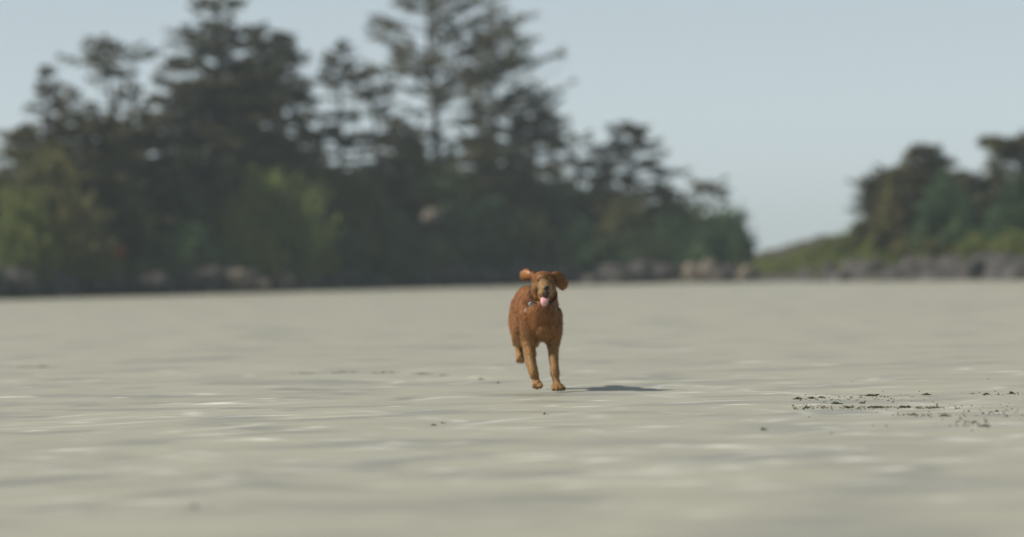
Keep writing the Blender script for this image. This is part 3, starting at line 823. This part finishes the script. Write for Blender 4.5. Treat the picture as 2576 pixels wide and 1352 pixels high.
def make_dog():
    bm = bmesh.new()

    def ball(c, r, rot=None, sub=2):
        r = (r, r, r) if isinstance(r, (int, float)) else r
        m = Matrix.Translation(c) @ (rot.to_4x4() if rot else Matrix.Identity(4)) @ Matrix.Diagonal((*r, 1))
        bmesh.ops.create_icosphere(bm, subdivisions=sub, radius=1.0, matrix=m)

    def limb(pts, n=7):
        for row in crom(pts, n):
            rx = max(row[3], 0.006)
            ry = rx * (row[4] if len(row) > 4 else 1)
            ball(row[:3], (rx, ry, rx))

    # trunk: chest, barrel, loin, rump (x, y, z, half width, unused)
    for x, y, z, rx, ry, rz in [(0.0, 0.10, 0.485, .076, .07, .10), (-.006, 0.15, 0.46, .092, .10, .135), (-.015, 0.24, 0.465, .099, .12, .145),
                                (-.032, 0.36, 0.47, .106, .13, .145), (-.054, 0.50, 0.49, .100, .13, .13), (-.076, 0.63, 0.515, .096, .12, .12),
                                (-.094, 0.76, 0.53, .096, .11, .12), (-.104, 0.84, 0.525, .082, .08, .10)]:
        ball((x, y, z), (rx, ry, rz), sub=3)
    ball((-.05, .25, .58), (.075, .13, .06), sub=3)                                # withers
    ball((0.005, 0.12, 0.39), (.062, .075, .062), sub=3)                              # brisket
    # neck
    limb([(-.015, .26, .53, .108), (-.008, .18, .57, .094), (0.0, .11, .61, .078), (0.0, .06, .645, .068)], 6)
    # skull, brow, cheeks, muzzle, jaw
    tilt = Matrix.Rotation(R(4), 3, 'Y')
    ball((0.002, .025, .682), (.071, .078, .060), tilt, 3)
    ball((0.002, -.012, .706), (.050, .050, .030), tilt, 3)
    for s in (-1, 1):
        ball((.004 + s * .047, .012, .648), (.028, .045, .040), tilt, 3)
        ball((.006 + s * .031, -.042, .697), (.018, .015, .011), tilt, 2)         # brow
        ball((.012 + s * .016, -.125, .612), (.017, .030, .020), tilt, 2)          # flews
        ball((.010 + s * .024, -.075, .612), (.020, .036, .026), tilt, 2)
    limb([(.006, -.03, .660, .046), (.010, -.075, .650, .038), (.014, -.115, .641, .033), (.016, -.148, .636, .026)], 6)
    ball((.015, -.135, .626), (.026, .030, .022), tilt, 2)
    limb([(.003, .00, .600, .036), (.004, -.05, .578, .027), (.006, -.09, .560, .021), (.007, -.112, .552, .015)], 6)   # lower jaw
    # ears: flat flaps flung out
    for pts in ([(-.056, .035, .712, .024, .5), (-.078, .05, .724, .023, .4), (-.094, .070, .720, .024, .35), (-.106, .085, .711, .020, .35), (-.113, .09, .700, .010, .4)],
                [(.062, .035, .712, .022, .5), (.086, .04, .708, .033, .4), (.098, .050, .694, .034, .3), (.106, .052, .678, .034, .3), (.108, .054, .662, .027, .3), (.107, .055, .650, .013, .4)]):
        limb(pts, 7)
    # fore leg planted (dog's left)
    limb([(.055, .20, .47, .062), (.058, .185, .38, .056), (.056, .20, .31, .043), (.056, .17, .24, .033), (.060, .125, .165, .026), (.064, .095, .115, .027), (.067, .085, .075, .022), (.074, .07, .045, .024)], 7)
    ball((.082, .045, .028), (.034, .042, .024)); ball((.06, .04, .026), (.022, .034, .022))
    for i, (tx_, ty_) in enumerate([(.052, .008), (.073, -.006), (.096, -.003), (.114, .015)]):
        ball((tx_, ty_, .018), (.0125, .022, .0165))
    # fore leg just lifting (dog's right)
    limb([(-.085, .20, .47, .060), (-.092, .17, .38, .055), (-.094, .165, .31, .045), (-.090, .12, .235, .036), (-.080, .075, .165, .030), (-.068, .05, .115, .029), (-.060, .06, .085, .024), (-.054, .055, .060, .024)], 7)
    ball((-.048, .035, .048), (.030, .036, .024))
    for tx_, tz_ in [(-.072, .036), (-.056, .030), (-.038, .031), (-.024, .038)]:
        ball((tx_, .002, tz_), (.0115, .020, .0145), Matrix.Rotation(R(25), 3, 'X'))
    # hind leg folding forward under the flank (dog's right)
    limb([(-.128, .74, .52, .080), (-.142, .70, .43, .076), (-.148, .66, .36, .056), (-.158, .74, .315, .038), (-.156, .82, .295, .026), (-.155, .815, .25, .023), (-.153, .80, .215, .024)], 7)
    ball((-.152, .785, .195), (.026, .030, .028))
    for tx_ in (-.168, -.156, -.144, -.133):
        ball((tx_, .765, .180), (.009, .018, .013), Matrix.Rotation(R(-40), 3, 'X'))
    # other hind leg, drawn up (dog's left)
    limb([(-.055, .74, .52, .085), (-.050, .67, .43, .080), (-.058, .62, .36, .056), (-.075, .70, .30, .036), (-.088, .78, .27, .026), (-.090, .74, .215, .022), (-.090, .71, .18, .022)], 7)
    ball((-.090, .69, .165), (.024, .032, .022))
    for tx_ in (-.106, -.095, -.084, -.074):
        ball((tx_, .665, .155), (.008, .016, .011), Matrix.Rotation(R(-30), 3, 'X'))
    # tail
    limb([(-.12, .90, .56, .035), (-.125, 1.0, .57, .028), (-.12, 1.12, .56, .026), (-.11, 1.22, .55, .014)], 7)
    me = bpy.data.meshes.new('dog_blank')
    bm.to_mesh(me); bm.free()
    tmp = bpy.data.objects.new('dog_blank', me)
    COL.objects.link(tmp)
    md = tmp.modifiers.new('r', 'REMESH'); md.mode = 'VOXEL'; md.voxel_size = 0.0052
    sm = tmp.modifiers.new('s', 'SMOOTH'); sm.iterations = 5; sm.factor = 0.5
    dg = bpy.context.evaluated_depsgraph_get()
    body = bpy.data.meshes.new_from_object(tmp.evaluated_get(dg))
    bpy.data.objects.remove(tmp)
    body.name = 'body'
    return body


def mat_coat(name, mult, spec, rough):
    k = NT(name)
    p = k.n('ShaderNodeTexCoord').outputs['Object']
    sep = k.n('ShaderNodeSeparateXYZ'); k.l(p, sep.inputs[0])
    n1 = k.noise(p, 20, 5, 0.65); n2 = k.noise(p, 95, 3)
    c = k.ramp(n1, [(0.3, (0.26 * mult, 0.088 * mult, 0.022 * mult)), (0.7, (0.46 * mult, 0.20 * mult, 0.062 * mult))])
    # legs paler than the back, by height on the animal
    mr = k.n('ShaderNodeMapRange'); k.l(sep.outputs[2], mr.inputs[0])
    mr.inputs[1].default_value = 0.42; mr.inputs[2].default_value = 0.22; mr.inputs[3].default_value = 0.0; mr.inputs[4].default_value = 0.9
    c = k.mix(mr.outputs[0], c, (0.62 * mult, 0.36 * mult, 0.15 * mult))
    # pale muzzle
    gm = k.n('ShaderNodeVectorMath', operation='DISTANCE'); k.l(p, gm.inputs[0]); gm.inputs[1].default_value = (0.006, -0.10, 0.615)
    mz = k.n('ShaderNodeMapRange'); k.l(gm.outputs['Value'], mz.inputs[0])
    mz.inputs[1].default_value = 0.135; mz.inputs[2].default_value = 0.06; mz.inputs[3].default_value = 0.0; mz.inputs[4].default_value = 0.8
    c = k.mix(mz.outputs[0], c, (0.50 * mult, 0.33 * mult, 0.16 * mult))
    c = k.mix(0.5, c, k.ramp(n2, [(0.35, (0.5, 0.48, 0.46)), (0.65, (1.25, 1.25, 1.2))]), 'MULTIPLY')
    k.l(c, k.b.inputs['Base Color'])
    k.b.inputs['Roughness'].default_value = rough
    k.b.inputs['Specular IOR Level'].default_value = spec
    return k.m


M_coat = mat_coat('dog_coat', 0.42, 0.1, 0.8)  # body under the fur, colour darkened to stand for the fur's self-shadow
M_fur = mat_coat('dog_fur', 0.80, 0.45, 0.45)
k = NT('dog_nose'); k.b.inputs['Base Color'].default_value = (.012, .012, .014, 1); k.b.inputs['Roughness'].default_value = .28; M_nose = k.m
k = NT('dog_eye'); k.b.inputs['Base Color'].default_value = (.02, .01, .006, 1); k.b.inputs['Roughness'].default_value = .1; M_eye = k.m
k = NT('dog_tongue'); k.b.inputs['Base Color'].default_value = (.62, .32, .34, 1); k.b.inputs['Roughness'].default_value = .35; M_tongue = k.m
k = NT('dog_mouth'); k.b.inputs['Base Color'].default_value = (.03, .014, .014, 1); k.b.inputs['Roughness'].default_value = .5; M_mouth = k.m
k = NT('collar_web'); k.b.inputs['Base Color'].default_value = (.06, .022, .016, 1); k.b.inputs['Roughness'].default_value = .8; M_collar = k.m
k = NT('tag_metal'); k.b.inputs['Base Color'].default_value = (.32, .36, .38, 1); k.b.inputs['Metallic'].default_value = .8; k.b.inputs['Roughness'].default_value = .4; M_tag = k.m
k = NT('dog_pad'); k.b.inputs['Base Color'].default_value = (.022, .02, .019, 1); k.b.inputs['Roughness'].default_value = .7; M_pad = k.m


def part_balls(name, balls, mat, parent, voxel=0.003):
    """small part made of merged ellipsoids"""
    bm = bmesh.new()
    for c, r, rot in balls:
        m = Matrix.Translation(c) @ (rot.to_4x4() if rot else Matrix.Identity(4)) @ Matrix.Diagonal((*r, 1))
        bmesh.ops.create_icosphere(bm, subdivisions=3, radius=1.0, matrix=m)
    me = bpy.data.meshes.new(name); bm.to_mesh(me); bm.free()
    o = link(name, me, mat, parent)
    if len(balls) > 1:
        md = o.modifiers.new('r', 'REMESH'); md.mode = 'VOXEL'; md.voxel_size = voxel
        md.use_smooth_shade = True
    return o


def build_dog():
    root = empty('dog', DOG0)
    tag(root, 'reddish golden long-haired dog running across the sand with its tongue out', 'dog')
    body = make_dog()
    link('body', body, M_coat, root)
    # fur strands: one part, thin tapering blades following the lie of the coat
    g = np.random.default_rng(3)
    nv = len(body.vertices); co = np.empty(nv * 3); body.vertices.foreach_get('co', co); co = co.reshape(-1, 3)
    npol = len(body.polygons)
    ce = np.empty(npol * 3); body.polygons.foreach_get('center', ce); ce = ce.reshape(-1, 3)
    no = np.empty(npol * 3); body.polygons.foreach_get('normal', no); no = no.reshape(-1, 3)
    ar = np.empty(npol); body.polygons.foreach_get('area', ar)
    n = 120000
    wgt = ar * np.where((ce[:, 1] < 0.10) & (ce[:, 2] > 0.54), 3.0, 1.0) * np.where(ce[:, 2] < 0.3, 2.0, 1.0)
    i = g.choice(npol, n, p=wgt / wgt.sum())
    P = ce[i] + g.normal(0, 0.002, (n, 3)); N = no[i]
    x, y, z = P[:, 0], P[:, 1], P[:, 2]
    flow = np.stack([np.zeros(n), np.full(n, 0.75), np.full(n, -0.55)], -1)
    face = (y < 0.085) & (z > 0.545) & (np.abs(x) < 0.082)
    ear = (np.abs(x) > 0.082) & (z > 0.62) & (y < 0.10)
    leg = z < 0.30
    flow[ear] = np.stack([np.sign(x[ear]) * 0.6, np.full(ear.sum(), .3), np.where(x[ear] < 0, .35, -.45)], -1)
    Ln = np.full(n, 0.017)
    chest = (y < 0.30) & (z > 0.28) & (z < 0.62) & ~face
    Ln[chest] = 0.020; flow[chest] = np.array([0, 0.35, -0.9])
    Ln[face] = 0.005; flow[face] = np.array([0, 0.9, 0.1]); 
    Ln[ear] = np.where(x[ear] < 0, 0.026, 0.020)
    Ln[leg] = np.where(N[leg][:, 1] > 0.2, 0.016, 0.005)
    Ln[z < 0.085] = 0.004
    tail = y > 0.92; Ln[tail] = 0.05
    belly = (N[:, 2] < -0.5) & (z > 0.28) & (y > 0.1); Ln[belly] = 0.022
    tuft = np.array([mnoise.noise_vector(Vector(q) * 22.0)[:] for q in P])
    Ln *= g.uniform(0.5, 1.3, n) * (1 + 0.4 * tuft[:, 0])
    d = N * 0.28 + flow * 0.8 + tuft * 0.32 + g.normal(0, 0.14, (n, 3))
    d -= N * np.minimum(0, (d * N).sum(1) - 0.08)[:, None]
    d /= np.linalg.norm(d, axis=1, keepdims=True)
    w = np.cross(d, N + g.normal(0, .3, (n, 3))); w /= np.linalg.norm(w, axis=1, keepdims=True) + 1e-9
    ww = np.where(Ln < .01, 0.0010, 0.0014)[:, None]
    mid = P + d * (Ln * .55)[:, None] + N * (Ln * .05)[:, None]
    tip = P + d * Ln[:, None] + np.array([0, 0, -1.0]) * (Ln * .12)[:, None]
    Q = np.stack([P - w * ww, P + w * ww, tip + w * ww * .25, tip - w * ww * .25], 1)
    tip[:, 2] = np.maximum(tip[:, 2], 0.002)
    fm = mesh_quads('fur', Q)
    fo = link('fur', fm, M_fur, root, smooth=True)
    fn = N * 0.85 + d * 0.25; fn /= np.linalg.norm(fn, axis=1, keepdims=True)
    fm.normals_split_custom_set_from_vertices(np.repeat(fn, 4, axis=0).tolist())      # strands shade with the lie of the coat
    tag(fo, kind='stuff')
    part_balls('nose', [((.017, -.168, .640), (.020, .012, .0135), None), ((.017, -.162, .631), (.014, .012, .014), None)], M_nose, root)
    for s, ex, ez in ((-1, -.026, .683), (1, .041, .678)):
        part_balls('eye', [((ex, -.046, ez), (.0115, .009, .009), None)], M_eye, root)
    part_balls('mouth', [((.013, -.120, .594), (.025, .030, .018), None), ((.010, -.07, .592), (.026, .04, .014), None), ((.019, -.152, .608), (.017, .013, .020), None)], M_mouth, root)
    # tongue lolling over the jaw to one side
    tb = []
    for row in crom([(.010, -.08, .576, .024, .010), (.008, -.118, .574, .027, .009), (.005, -.140, .563, .024, .008), (.002, -.147, .549, .022, .008), (.001, -.148, .538, .014, .007)], 5):
        tb.append((row[:3], (row[3], row[4] + .003, row[4] + .004), None))
    part_balls('tongue', tb, M_tongue, root)
    # collar: a band round the neck, with its tag
    ch = []
    cen = np.array([-.003, .115, .600]); ax = np.array([0.0, -0.62, 0.60]); ax /= np.linalg.norm(ax)
    u = np.array([1.0, 0, 0]); v = np.cross(ax, u)
    th = np.linspace(0, 2 * math.pi, 41)
    ring = np.stack([cen + u * math.cos(t) * .086 + v * math.sin(t) * .086 for t in th])
    co_ = link('collar', tubes('collar', [(ring, np.full(41, .006))], 8), M_collar, root)
    part_balls('name_tag', [((-.082, -.005, .542), (.011, .004, .015), Matrix.Rotation(R(20), 3, 'Y'))], M_tag, co_)
    # dark pads under the lifting forefoot
    for c, r in (((-.046, .018, .030), (.020, .016, .008)), ((-.030, .004, .026), (.010, .009, .006)), ((-.052, .0, .021), (.010, .009, .006))):
        part_balls('paw_pad', [(c, r, Matrix.Rotation(R(-30), 3, 'X'))], M_pad, root)
    for c in ((.098, -.022, .010), (.117, -.006, .010), (.074, -.026, .010)):
        part_balls('claw', [(c, (.004, .009, .004), None)], M_pad, root)
    return root


build_dog()

# ------------------------------------------------------------------ sea air over the whole place
bm = bmesh.new()
bmesh.ops.create_cube(bm, size=1.0)
hz = bpy.data.meshes.new('haze'); bm.to_mesh(hz); bm.free()
k = NT('haze_air')
k.t.nodes.remove(k.b)
pv = k.n('ShaderNodeVolumePrincipled', Density=0.00052, Anisotropy=0.0)
pv.inputs['Color'].default_value = (0.78, 0.93, 1.0, 1)
k.l(pv.outputs[0], k.t.nodes['Material Output'].inputs['Volume'])
hz.materials.append(k.m)
ho = bpy.data.objects.new('haze', hz); COL.objects.link(ho)
ho.scale = (1900, 1900, 24); ho.location = (0, 600, 9)
tag(ho, 'thin bluish sea haze in the air over the beach', kind='stuff')
